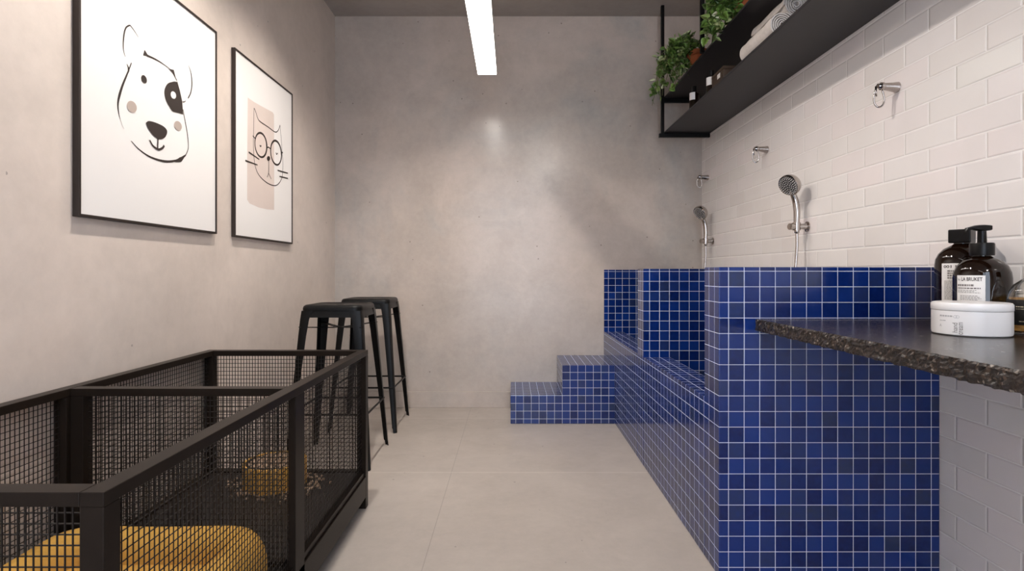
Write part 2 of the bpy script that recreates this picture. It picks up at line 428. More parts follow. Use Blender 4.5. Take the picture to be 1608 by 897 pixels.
def hook(label, y, z=1.637):
    t = thing('wall_hook', label, 'hook', (XR, y, z), 'chrome leash hooks on the white tiles')
    b = MB(); rings = []
    for x, rz, ry, dz in ((-.0006, .019, .019, 0), (-.006, .0185, .0185, 0), (-.02, .0155, .0165, .001), (-.045, .0125, .013, .003), (-.062, .010, .011, .004), (-.068, .007, .008, .004)):
        rings.append([(x, ry*math.cos(2*PI*i/24), dz+rz*math.sin(2*PI*i/24)) for i in range(24)])
    b.rings(rings); b.build('peg', M['chrome'], t, smooth=True)
    cx = -.056
    pts = []
    for i in range(36):
        a = 2*PI*i/36
        up = .5+.5*math.cos(a)
        wv = .0205*(1-.62*up**1.2)
        pts.append((cx-.004*up+wv*math.sin(a)*.95, .012-wv*math.sin(a)*.3, -.026+.041*math.cos(a)))
    b = MB(); b.tube(pts, .0031, 8, True); sr = b.build('snap_ring', M['chrome'], t, smooth='all')
    b = MB(); b.tube([(cx-.011, .014, .008), (cx-.0115, .014, -.012), (cx-.009, .014, -.028)], [.0036, .0032, .0028], 8); b.build('gate', M['chrome'], sr, smooth='all')
    b = MB(); b.lathe([(0, 0), (.0135, 0), (.0145, .005), (.0135, .010), (0, .010)], (cx+.006, 0, .004), 20, (-1, 0, 0)); b.build('collar', M['chrome'], t, smooth=True)
hook('largest chrome hook with snap ring, nearest the camera on the white tiles', 1.968)
hook('middle chrome hook with snap ring, on the white tiles left of the nearer shower head', 2.97)
hook('smallest chrome hook with snap ring, in the far tiled corner above the far shower', 3.866, 1.639)

# ------------------------------------------------------------------ counter
b = MB()
y0, y1, x0, x1, z0, z1 = -.10, 1.7712, .780, XW, .791, .8285
ny = 300; nz = 8
cols = []
for i in range(ny+1):
    y = y0+(y1-y0)*i/ny; ring = []
    def nx(z): 
        p = Vector((y*60, 3.1, z*70)); q = Vector((y*190, 1.2, z*190))
        return x0+.004*mnoise.noise(p)+.0035*mnoise.noise(q)
    ring.append((x1, y, z0)); ring.append((x1, y, z1))
    ring.append((x0+.05, y, z1))
    for j in range(nz+1):
        z = z1-(z1-z0)*j/nz
        dz = 0
        if 0 < j < nz: dz = .0018*mnoise.noise(Vector((y*150, 9, z*150)))
        if j == nz: dz = .004*mnoise.noise(Vector((y*45, 19, 0)))
        ring.append((nx(z)+(.0025 if j in (0, nz) else 0), y, z+dz))
    ring.append((x0+.05, y, z0))
    cols.append(ring)
b.rings(cols)
b.build('stone_countertop', M['granite'], label='dark speckled granite countertop with rough chipped edge, fixed to the tiled bath end', category='countertop')
CT = .8287

# ------------------------------------------------------------------ text / labels on cylinders
def text_verts(body, size, bold=0):
    cu = bpy.data.curves.new('t', 'FONT'); cu.body = body; cu.size = size; cu.resolution_u = 3; cu.offset = bold*size
    ob = bpy.data.objects.new('t', cu); COL.objects.link(ob)
    dg = bpy.context.evaluated_depsgraph_get(); me = bpy.data.meshes.new_from_object(ob.evaluated_get(dg))
    vs = [v.co.copy() for v in me.vertices]; fs = [tuple(p.vertices) for p in me.polygons]
    bpy.data.objects.remove(ob); bpy.data.curves.remove(cu); bpy.data.meshes.remove(me)
    return vs, fs
def bend(b, vs, fs, r, a0):      # flat (u, v) -> cylinder about local z; a0 = facing azimuth, u to the right seen from outside
    nv = [b.bm.verts.new((r*math.cos(a0+u/r), r*math.sin(a0+u/r), v)) for u, v in vs]
    for f in fs: b.face([nv[i] for i in f])
def patch(b, r, a0, u0, u1, v0, v1, n=14):
    vs = [(u0+(u1-u0)*i/n, v) for i in range(n+1) for v in (v0, v1)]
    bend(b, vs, [(2*i, 2*i+2, 2*i+3, 2*i+1) for i in range(n)], r, a0)
def put_text(b, body, size, r, a0, u, v, rot=0, fit=None, fh=None, bold=0):
    vs, fs = text_verts(body, size, bold)
    xs = [p.x for p in vs]; ys = [p.y for p in vs]; mx, my = min(xs), min(ys)
    sx = (fit/(max(xs)-mx)) if fit else 1; sy = (fh/(max(ys)-my)) if fh else 1
    q = [((p.x-mx)*sx, (p.y-my)*sy) for p in vs]
    if rot: q = [(-y, x) for x, y in q]
    bend(b, [(u+x, v+y) for x, y in q], fs, r, a0)
def u_for_px(x, y, r, a0, px):       # arc offset at which a point of the cylinder stands in a given column of the photograph
    best = None
    for i in range(-1000, 1001):
        u = r*i/600; a = a0+u/r; X, Y = x+r*math.cos(a), y+r*math.sin(a)
        if X*math.cos(a)+Y*math.sin(a) > 0: continue        # faces away
        e = abs(CX+X*F/Y-px)
        if best is None or e < best[0]: best = (e, u)
    return best[1]
def view_az(x, y): return math.atan2(-y, -x)
def lathe_obj(name, prof, m, parent, n=48, **kw):
    b = MB(); b.lathe(prof, (0, 0, 0), n); return b.build(name, m, parent, smooth=True, **kw)
def small_print(b, r, a0, u0, u1, v, h, rows, gap, seed=1):
    rr = random.Random(seed)
    for i in range(rows):
        u = u0; end = u1-rr.random()*(u1-u0)*.25
        while u < end:
            l = rr.uniform(.0025, .007); e = min(u+l, end)
            patch(b, r, a0, u, e, v-i*gap-h, v-i*gap, 2); u = e+.0012

# pump bottle
bx, by = 1.237, 1.455
pb = thing('pump_bottle', 'dark amber pump bottle with black pump and white label, behind the white jar', 'bottle', (bx, by, CT))
R = .0615
lathe_obj('body', [(0, 0), (R-.004, 0), (R, .004), (R, .135), (R-.002, .150), (R-.008, .166), (R-.020, .180), (R-.034, .187), (.022, .190), (.019, .192), (.019, .200), (0, .200)], M['amber'], pb)
az = view_az(bx, by)
cp = lathe_obj('collar', [(0, .194), (.026, .194), (.0265, .197), (.0265, .224), (.025, .227), (0, .227)], M['bplastic'], pb)
b = MB(); b.lathe([(0, .222), (.0105, .222), (.0095, .262), (.0085, .2622), (0, .2622)], (0, 0, 0), 24)
lf = Vector((-1, -.12, 0)).normalized(); sd = Vector((-lf.y, lf.x, 0))
rings = []
for t_, wd, z0_, z1_ in ((-.024, .007, .266, .272), (-.018, .012, .260, .274), (.0, .0125, .258, .275), (.016, .010, .260, .274), (.030, .006, .2625, .2705), (.046, .005, .258, .2665), (.050, .0045, .250, .258)):
    c = lf*t_
    rings.append([tuple(c+sd*wd*sx+Vector((0, 0, z))) for sx, z in ((-1, z0_+.002), (-.6, z0_), (.6, z0_), (1, z0_+.002), (1, z1_-.002), (.6, z1_), (-.6, z1_), (-1, z1_-.002))])
b.rings(rings); b.build('pump_head', M['bplastic'], pb, smooth=True)
a0 = az-math.radians(36)
lb = MB(); patch(lb, R+.0003, a0, u_for_px(bx, by, R, a0, 1503.2), u_for_px(bx, by, R, a0, 1547.5), .012, .142, 24); lo = lb.build('paper_label', M['label'], pb, label='white paper label with brand lettering')
tx = MB(); rr = R+.0006
uo = lambda px: u_for_px(bx, by, R, a0, px)
put_text(tx, 'LA BRUKET', .014, rr, a0, uo(1510), .1275, fit=uo(1543)-uo(1510), fh=.0098, bold=.022)
put_text(tx, 'No', .007, rr, a0, uo(1504.5), .1285, fit=uo(1508)-uo(1504.5), fh=.0055)
tx.build('lettering', M['ink'], lo)
tx = MB()
small_print(tx, rr, a0, uo(1504.5), uo(1532), .119, .0052, 1, .01, 3); small_print(tx, rr, a0, uo(1504.5), uo(1543), .1105, .0036, 1, .01, 4)
small_print(tx, rr, a0, uo(1504.5), uo(1540), .104, .0013, 3, .0030, 5); small_print(tx, rr, a0, uo(1508), uo(1543), .090, .0014, 18, .0034, 6)
tx.build('small_print', M['smallink'], lo)

# capped bottle
bx, by = 1.286, 1.58
cb = thing('capped_bottle', 'taller dark amber bottle with square black cap, behind the pump bottle', 'bottle', (bx, by, CT))
R = .0635
lathe_obj('body', [(0, 0), (R-.004, 0), (R, .004), (R, .170), (R-.002, .187), (R-.009, .203), (R-.021, .217), (R-.035, .225), (.022, .229), (.019, .231), (.019, .236), (0, .236)], M['amber'], cb)
b = MB(); b.box(-.026, .026, -.026, .026, .2335, .272); cpo = b.build('cap', M['bplastic'], cb, bevel=.003); cpo.rotation_euler.z = view_az(bx, by)+PI/2-.25
az = view_az(bx, by); a0 = az-math.radians(3)
lb = MB(); patch(lb, R+.0003, a0, -.046, .046, .060, .175, 24); lo = lb.build('paper_label', M['label'], cb, label='white paper label with small print')
tx = MB(); rr = R+.0006
for body, sz, u, v, fit, fh in (('001', .011, -.040, .162, .020, .008), ('N', .011, -.011, .162, None, .008), ('100', .007, -.041, .064, .014, .006)):
    tx = MB(); put_text(tx, body, sz, rr, a0, u, v, fit=fit, fh=fh, bold=.02); tx.build('lettering', M['ink'], lo)
tx = MB(); small_print(tx, rr, a0, -.030, .036, .156, .0045, 4, .0065, 8); small_print(tx, rr, a0, -.038, .040, .126, .0014, 15, .0036, 9)
tx.build('small_print', M['smallink'], lo)

# cream jar
jx, jy = 1.111, 1.338
jr = thing('cream_jar', 'round white cream jar with grey lettering, front of the countertop', 'jar', (jx, jy, CT))
R = .0775
lathe_obj('body', [(0, 0), (R-.006, 0), (R-.001, .003), (R, .008), (R, .0585), (0, .0585)], M['jar'], jr, 64)
lathe_obj('lid', [(0, .0592), (R-.0005, .0592), (R+.0008, .061), (R+.0008, .073), (R-.002, .0775), (R-.007, .0785), (0, .0785)], M['jar'], jr, 64)
az = view_az(jx, jy); tx = MB(); rr = R+.0004
uoff = lambda px: u_for_px(jx, jy, R, az, px)
put_text(tx, 'hand', .02, rr, az, uoff(1503.5), .0085, rot=1, fit=.0225, fh=.0105)
tx.build('lettering', M['smallink'], jr, label='grey upright word hand'); tx = MB()
put_text(tx, 'cream', .02, rr, az, uoff(1512.0), .0045, rot=1, fit=.0285, fh=.0075)
tx.build('lettering', M['smallink'], jr, label='grey upright word cream')
tx = MB()
small_print(tx, rr, az, uoff(1476), uoff(1497), .048, .0035, 1, .01, 21); small_print(tx, rr, az, uoff(1476), uoff(1489), .036, .002, 1, .01, 22)
pgi = plain('pale_grey_ink', (.42, .41, .40), .6)
tx.build('small_print', pgi, jr)
for cu_ in (1500, 1503.5):
    tx = MB()
    u = uoff(cu_); n = 18
    vs = [(u+q*math.cos(2*PI*i/n), .0455+q*math.sin(2*PI*i/n)) for i in range(n) for q in (.0030, .0037)]
    bend(tx, vs, [(2*i, 2*i+1, (2*i+3) % (2*n), (2*i+2) % (2*n)) for i in range(n)], rr, az)
    tx.build('ring_mark', pgi, jr)
tx = MB()
put_text(tx, 'A', .009, rr, az, uoff(1475.5), .020, fh=.0065)
tx.build('small_print', pgi, jr)

# clear bottle
gx, gy = 1.259, 1.332
gb = thing('clear_bottle', 'clear glass bottle of amber liquid with black label, right edge of the picture', 'bottle', (gx, gy, CT))
R = .051
lathe_obj('glass_shell', [(0, 0), (R-.004, 0), (R, .004), (R, .088), (R-.004, .105), (R-.013, .120), (R-.026, .131), (.016, .138), (.015, .150), (.013, .150), (.013, .137), (R-.028, .128), (R-.016, .118), (R-.0075, .104), (R-.0035, .087), (R-.0035, .010), (R-.008, .006), (0, .006)], M['glass'], gb)
lathe_obj('liquid', [(0, .0065), (R-.009, .0065), (R-.0042, .011), (R-.0042, .090), (0, .090)], M['liquid'], gb)
lathe_obj('cap', [(0, .1502), (.017, .1502), (.018, .152), (.018, .178), (.016, .180), (0, .180)], M['bplastic'], gb)
az = view_az(gx, gy)
lb = MB(); patch(lb, R+.0004, az, -.070, .070, .024, .0845, 30); lo = lb.build('printed_label', plain('black_label', (.008, .007, .006), .4), gb, label='black label with pale print')
for q, (u1_, v_, h_) in enumerate(((.035, .069, .0022), (.02, .063, .0012), (-.005, .034, .0018))):
    tx = MB(); small_print(tx, R+.0007, az, -.035 if q < 2 else -.028, u1_, v_, h_, 1, .01, 31+q); tx.build('print_line', M['gold'], lo)

# ------------------------------------------------------------------ hanging shelf
SX0, SX1 = 1.055, XR-.001
SY0, SY1 = .55, 3.835
Z1, Z2 = 1.937, 2.178
sh = thing('hanging_shelf', 'black two tier shelf hung from the ceiling along the white tiled wall', 'shelf')
b = MB(); b.box(SX0, SX1, SY0, SY1, Z1+.002, Z1+.014); b.build('lower_board', M['shelf'], sh, bevel=.0012)
b = MB(); b.box(SX0, SX1, SY0, SY1, Z2+.002, Z2+.014); b.build('upper_board', M['shelf'], sh, bevel=.0012)
LZ, UZ = Z1+.0142, Z2+.0142
for y in (3.835, 3.035, 1.8, .56):
    end = y in (3.835, .56)
    b = MB(); b.box(SX0-.0215, SX0-.0003, y-.011, y+.011, Z1-.024 if end else Z2+.003, ZC-.0006)
    b.build('hanger_rod', M['black'], sh, bevel=.002)
    for zz in (Z1, Z2) if end else ():
        b = MB(); b.box(SX0-.0215 if zz == Z2 else SX0-.035, SX1, y-.012, y+.012, zz-.025, zz+.0018); b.build('cross_bar', M['black'], sh, bevel=.002)

# towels
def towel(label, x, y, z, L, r, sq, seed):
    rr = random.Random(seed)
    t = thing('rolled_towel', label, 'towel', (x, y, z), 'rolled grey towels on the shelf')
    turns = 5.2; n = 150; th = .0056
    b = MB()
    ny = 14
    def rad(a): return .006+(r-th/2-.0065)*(a/(turns*2*PI))
    rings = []
    for iy in range(ny+1):
        yy = L*iy/ny; ring = []
        jit = .004*math.sin(iy*1.3+seed)+.002*rr.uniform(-1, 1)
        fl = 1+.05*math.sin(iy*.9+seed)
        outer, inner = [], []
        for i in range(n+1):
            a = turns*2*PI*i/n
            endj = (.004*math.sin(a*2+seed) if iy in (0, ny) else 0)
            q = rad(a)*(1+.02*math.sin(3*a+seed))
            for lst, dr in ((outer, th/2), (inner, -th/2)):
                lst.append(((q+dr)*math.cos(a+seed)*fl, yy+endj, (q+dr)*math.sin(a+seed)*sq+jit*.3))
        rings.append(outer+inner[::-1])
    b.rings(rings)
    b.build('roll', M['towel'], t, smooth=True)
    return t
ra = .056
towel('grey rolled towel lying lower and nearer the edge of the shelf', 1.118, 2.285, LZ+ra*.97, .31, ra, .96, 0)
towel('grey rolled towel resting on top of another roll on the shelf', 1.188, 2.31, LZ+ra*.97+.092, .31, .055, .96, 2)
towel('grey rolled towel at the back of the shelf against the white tiles', 1.262, 2.30, LZ+ra*.97, .31, ra, .96, 4)

# shelf bottles and box
def mini(label, x, y, lab_z, h=.15, r=.028):
    t = thing('small_bottle', label, 'bottle', (x, y, LZ), 'small amber bottles on the shelf')
    lathe_obj('body', [(0, 0), (r-.003, 0), (r, .003), (r, h*.62), (r-.004, h*.72), (.012, h*.78), (.011, h*.80), (0, h*.80)], M['amber'], t, 28)
    lathe_obj('cap', [(0, h*.79), (.014, h*.79), (.014, h), (0, h)], M['bplastic'], t, 20)
    b = MB(); patch(b, r+.0004, view_az(x, y)-.5, -.020, .020, lab_z, lab_z+.045, 10); b.build('paper_label', M['label'], t, label='white label')
mini('small amber bottle with white label at the far end of the lower shelf', 1.118, 3.39, .078, .165, .03)
mini('small amber bottle standing just behind the brown box on the shelf', 1.118, 3.10, .070, .155, .028)
bb = thing('storage_box', 'small dark brown box with white label on the lower shelf', 'box', (1.10, 2.876, LZ))
b = MB(); b.box(0, .10, 0, .17, 0, .086); b.build('box_body', M['brownbox'], bb, bevel=.003)
b = MB(); b.box(-.001, .101, -.001, .171, .0863, .1035); b.build('lid', M['brownbox'], bb, bevel=.003)
b = MB(); b.box(-.0008, -.0002, .045, .085, .058, .082); b.build('paper_label', M['label'], bb, label='white label')

# plants
def leaf(b, pos, dirv, size, nrm, rr):
    d = dirv.normalized(); s_ = d.cross(nrm)
    if s_.length < 1e-4: s_ = d.orthogonal()
    s_.normalize(); u = s_.cross(d).normalized()
    prof = [(0, 0), (-.10, .20), (.06, .42), (.32, .46), (.62, .32), (.86, .12), (1.0, 0)]
    droop = rr.uniform(.05, .25); fold = rr.uniform(.10, .30)
    def pt(l, w_): return pos + size*(d*l + s_*w_ + u*(fold*abs(w_)-droop*l*l))
    mid = [b.bm.verts.new(pt(max(l, 0), 0)) for l, w_ in prof]
    for sg in (-1, 1):
        ed = [b.bm.verts.new(pt(l, sg*w_)) for l, w_ in prof[1:-1]]
        chain = ed
        b.face([mid[0], chain[0], mid[1]]) if sg > 0 else b.face([mid[0], mid[1], chain[0]])
        for i in range(len(chain)-1):
            b.face([mid[i+1], chain[i], chain[i+1], mid[i+2]])
        b.face([mid[-2], chain[-1], mid[-1]])
def plant(label, x, y, scale, vines, seed, leafsize):
    rr = random.Random(seed)
    t = thing('potted_pothos', label, 'plant', (x, y, UZ), 'trailing plants on the upper shelf')
    r0, r1, h = .05, .068, .13
    lathe_obj('pot', [(0, 0), (r0, 0), (r0+.002, .002), (r1-.002, h-.03), (r1+.004, h-.03), (r1+.006, h), (r1, h), (r1-.004, h-.02), (0, h-.02)], M['terra'], t, 36)
    lathe_obj('soil', [(0, h-.0195), (r1-.0045, h-.0195), (r1-.010, h-.010), (0, h-.008)], M['soil'], t, 24)
    lv, sm = MB(), MB()
    for (ex, ey, ez, nl) in vines:
        a = Vector((rr.uniform(-.03, .03), rr.uniform(-.03, .03), h-.012))
        e = Vector((ex-x, ey-y, ez-UZ))
        out = Vector((e.x, e.y, 0))
        ap = Vector((e.x*.45, e.y*.45, h+.05+rr.uniform(-.02, .03)))
        if out.length > 1e-3:                                            # clear the pot rim first
            k_ = max(out.length*.45, .085); ap = out.normalized()*k_+Vector((0, 0, ap.z))
        mid2 = e*.85+Vector((rr.uniform(-.02, .02), rr.uniform(-.02, .02), (ap.z-e.z)*.45 if e.z < h else 0))
        mid2.z = max(min(mid2.z, ap.z), e.z)
        if ez < UZ+.01:                                                  # hang clear of the shelf edge
            lim = SX0-.028-x
            e.x = min(e.x, lim-.004); mid2.x = min(mid2.x, lim); ap.x = min(ap.x, lim)
        c = spline([a, ap, mid2, e], 8)
        sm.tube(c, .0014, 5)
        for i in range(nl):
            q = rr.uniform(.18, 1)**.8; p = c[min(len(c)-1, int(q*(len(c)-1)))]
            jd = Vector((rr.gauss(-.25, .7), rr.gauss(-.35, .7), rr.gauss(-.35, .6)))
            if jd.length < .1: jd = Vector((0, -1, 0))
            pos = p+jd.normalized()*rr.uniform(.005, .022)
            leaf(lv, pos, jd, leafsize*rr.uniform(.7, 1.25), Vector((rr.gauss(-.3, .5), rr.gauss(-.7, .4), rr.gauss(.5, .4))).normalized(), rr)
    sm.build('stems', M['stem'], t, smooth='all')
    lv.build('foliage', M['leaf'], t, smooth='all', recalc=False)
def vset(pts, d, sp, nl, rr):
    out = []
    for px, py in pts:
        dd = d+rr.uniform(-sp, sp); p = P(px, py, dd); out.append((p.x, p.y, p.z, nl))
    return out
rr = random.Random(5)
v1 = vset([(1060, 62), (1078, 58), (1092, 66), (1046, 74), (1034, 96), (1042, 110), (1052, 92), (1066, 84), (1076, 100), (1030, 128), (1044, 132), (1056, 120), (1068, 112), (1030, 146), (1040, 150), (1050, 142), (1060, 136), (1024, 166), (1036, 156), (1068, 130), (1084, 106), (1098, 70), (1080, 74), (1086, 82), (1074, 78), (1070, 66), (1054, 70), (1048, 86), (1042, 100), (1062, 100), (1056, 104), (1048, 122), (1062, 122), (1074, 112), (1036, 112)], 3.34, .05, 13, rr)
plant('potted trailing plant at the far end of the upper shelf, by the corner', 1.14, 3.385, 1, v1, 3, .036)
v2 = vset([(1112, 8), (1122, -8), (1140, -14), (1158, -10), (1172, -4), (1116, 26), (1128, 20), (1142, 24), (1156, 16), (1112, 40), (1124, 44), (1136, 48), (1148, 40), (1156, 34), (1110, 56), (1120, 64), (1130, 58), (1144, 54), (1180, 6), (1110, 66), (1164, 4), (1170, 10), (1160, -2), (1150, 6), (1134, 6), (1120, 10), (1148, 30), (1130, 34), (1116, 34), (1142, 12)], 2.76, .06, 13, rr)
plant('potted trailing plant nearer the camera on the upper shelf, cut by the picture top', 1.150, 2.80, 1, v2, 9, .040)

# ------------------------------------------------------------------ pictures on the left wall
def picture(name_label, y0, y1, z0, z1, xf, art, wsc, cat='picture'):
    t = thing('framed_picture', name_label, cat, (XL, y0, z0), 'framed drawings on the concrete wall')
    W, H = y1-y0, z1-z0; D = xf-XL; bw = .0085
    b = MB()
    b.box(.0006, D, 0, bw, 0, H); b.box(.0006, D, W-bw, W, 0, H); b.box(.0006, D, bw, W-bw, 0, bw); b.box(.0006, D, bw, W-bw, H-bw, H)
    b.build('frame', M['wood'], t, bevel=.001)
    b = MB(); b.box(.0008, D-.004, bw, W-bw, bw, H-bw); pp = b.build('paper', M['paper'], t)
    xs = D-.0037
    layers = {}
    lay = [0]
    def pl_(q, s_=None):
        px, py = q
        d = F*(xf-.004)/(px-CX); return (d-y0, EYE+(HY-py)*d/F-z0)
    for kind, mat, pts, wd in art:
        b = layers.setdefault((mat, lay[0] if mat == 'beige' else 0), MB())
        lay[0] += 1; xx = xs+.00006*lay[0]
        if kind == 'poly':
            v = [pl_(q) for q in pts]
            b.face([b.bm.verts.new((xx, p[0], p[1])) for p in v])
        else:
            c = [Vector((*pl_(q), 0)) for q in pts]
            c = spline(c, 6) if kind == 'curve' else c
            n = len(c); L_, R_ = [], []
            for i, p in enumerate(c):
                a = c[max(i-1, 0)]; e = c[min(i+1, n-1)]; tg = (e-a).normalized(); nm = Vector((-tg.y, tg.x, 0))
                f = i/(n-1)
                w_ = wsc*(wd[0]*(1-f)+wd[-1]*f if len(wd) == 2 else (wd[0]*(1-2*f)+wd[1]*2*f if f < .5 else wd[1]*(2-2*f)+wd[2]*(2*f-1)))
                L_.append(b.bm.verts.new((xx, *(p+nm*w_/2)[:2]))); R_.append(b.bm.verts.new((xx, *(p-nm*w_/2)[:2])))
            for i in range(n-1): b.face([L_[i], L_[i+1], R_[i+1], R_[i]])
    for (mat, _q), b in layers.items():
        b.build({'ink': 'ink_drawing', 'beige': 'taupe_spot', 'blush': 'blush_panel', 'paper': 'eye_highlight'}[mat], M[mat], pp)
def ell(cx, cy, rx, ry, tilt=0, n=28):
    c, s_ = math.cos(tilt), math.sin(tilt)
    return [(cx+rx*math.cos(2*PI*i/n)*c-ry*math.sin(2*PI*i/n)*s_, cy+rx*math.cos(2*PI*i/n)*s_+ry*math.sin(2*PI*i/n)*c) for i in range(n)]
dg = lambda pts: [(170+x/3.587, 20+y/3.587) for x, y in pts]
def smooth_poly(pts): return [(p.x, p.y) for p in spline([Vector((*q, 0)) for q in pts+[pts[0]]], 5)][:-1]
A = [
 ('curve', 'ink', dg([(95, 248), (84, 200), (87, 130), (99, 85), (122, 70)]), (.0015, .006, .004)),
 ('curve', 'ink', dg([(122, 70), (145, 100), (170, 140)]), (.004, .003, .001)),
 ('curve', 'ink', dg([(130, 282), (106, 345), (76, 420), (55, 500), (57, 560), (68, 605)]), (.003, .009, .001)),
 ('curve', 'ink', dg([(104, 288), (114, 318), (108, 345)]), (.001, .008, .002)),
 ('curve', 'ink', dg([(68, 605), (78, 635), (88, 655)]), (.001, .001, .0006)),
 ('curve', 'ink', dg([(128, 722), (175, 772), (240, 815), (320, 838), (385, 832), (425, 812), (437, 798)]), (.002, .008, .004)),
 ('curve', 'ink', dg([(365, 838), (405, 828), (432, 802)]), (.003, .016, .002)),
 ('curve', 'ink', dg([(437, 798), (450, 760), (446, 690), (432, 610), (420, 545)]), (.003, .004, .003)),
 ('poly', 'ink', dg([(203, 208), (195, 240), (237, 248), (220, 235)]), 0),
 ('curve', 'ink', dg([(215, 240), (270, 265), (320, 297), (352, 325), (386, 382)]), (.007, .002, .003)),
 ('poly', 'ink', dg([(338, 315), (368, 322), (380, 372), (362, 342)]), 0),
 ('curve', 'ink', dg([(450, 295), (465, 340), (470, 400), (463, 450), (448, 482)]), (.001, .0055, .004)),
 ('curve', 'ink', dg([(418, 500), (424, 503), (434, 497)]), (.004, .002)),
 ('poly', 'ink', ell(*dg([(200, 375)])[0], 4.1, 6.9, -.35), 0),
 ('poly', 'ink', dg(smooth_poly([(370, 387), (335, 398), (317, 430), (318, 475), (337, 520), (370, 552)])[:-5]+[(420, 572), (415, 500), (402, 440), (388, 390)]), 0),
 ('poly', 'paper', ell(*dg([(365, 464)])[0], 4.0, 6.0, -.3), 0),
 ('poly', 'beige', ell(*dg([(131, 530)])[0], 7.2, 9.8, -.45), 0),
 ('poly', 'beige', ell(*dg([(391, 637)])[0], 5.6, 7.8, -.4), 0),
 ('poly', 'ink', dg(smooth_poly([(210, 620), (228, 610), (270, 621), (313, 643), (330, 670), (317, 703), (285, 713), (250, 690), (222, 652)])), 0),
 ('line', 'ink', dg([(278, 708), (276, 768)]), (.006, .006)),
 ('curve', 'ink', dg([(231, 717), (250, 750), (280, 770), (303, 762), (313, 748)]), (.005, .007, .008)),
]
picture('larger framed drawing of a white dog face with a dark eye patch', 1.607, 2.36, 1.1415, 2.005, -1.2587, A, 1.15)
ct = lambda pts: [(360+x/3.4545, 130+y/3.4545) for x, y in pts]
def ring(cx, cy, rx, ry): 
    e = ell(cx, cy, rx, ry, -.10, 30); return ct(e+e[:2])
B_ = [
 ('poly', 'blush', ct([(100, 80), (135, 105), (170, 125), (235, 160), (242, 172), (243, 400), (243, 690), (205, 687), (160, 677), (110, 655), (97, 635), (97, 400)]), 0),
 ('curve', 'ink', ct([(134, 137), (131, 290), (132, 380), (140, 450), (160, 500), (200, 540), (240, 558), (265, 550), (285, 515), (290, 460), (288, 390), (275, 230)]), (.003, .0045, .0025)),
 ('curve', 'ink', ct([(134, 137), (142, 155), (155, 195), (170, 213), (210, 240), (248, 267), (265, 258), (275, 230)]), (.0035, .0045, .0035)),
 ('curve', 'ink', ring(171, 338, 32, 66), (.009, .006, .010)),
 ('curve', 'ink', ring(253, 380, 29, 66), (.008, .006, .011)),
 ('curve', 'ink', ring(170, 336, 30, 65), (.003, .003)),
 ('curve', 'ink', ring(255, 380, 29, 63), (.003, .003)),
 ('curve', 'ink', ct([(203, 354), (212, 350), (224, 360)]), (.005, .005)),
 ('line', 'ink', ct([(127, 288), (141, 304)]), (.005, .005)),
 ('line', 'ink', ct([(283, 378), (290, 379)]), (.006, .006)),
 ('curve', 'ink', ct([(164, 338), (168, 345), (173, 341)]), (.004, .006, .004)),
 ('curve', 'ink', ct([(252, 378), (256, 388), (262, 381)]), (.004, .005, .003)),
 ('poly', 'ink', ell(*ct([(212, 411)])[0], 2.5, 3.9), 0),
 ('curve', 'ink', ct([(213, 420), (213, 455), (212, 490), (204, 513)]), (.004, .003)),
 ('line', 'ink', ct([(212, 490), (227, 523)]), (.003, .003)),
 ('line', 'ink', ct([(104, 376), (162, 416)]), (.006, .004)),
 ('line', 'ink', ct([(86, 422), (152, 446)]), (.006, .004)),
 ('line', 'ink', ct([(261, 475), (317, 491)]), (.005, .005)),
 ('line', 'ink', ct([(271, 508), (317, 519)]), (.005, .005)),
]
picture('smaller framed drawing of a cat wearing round glasses', 2.517, 3.18, 1.140, 2.003, -1.261, B_, 1.35)

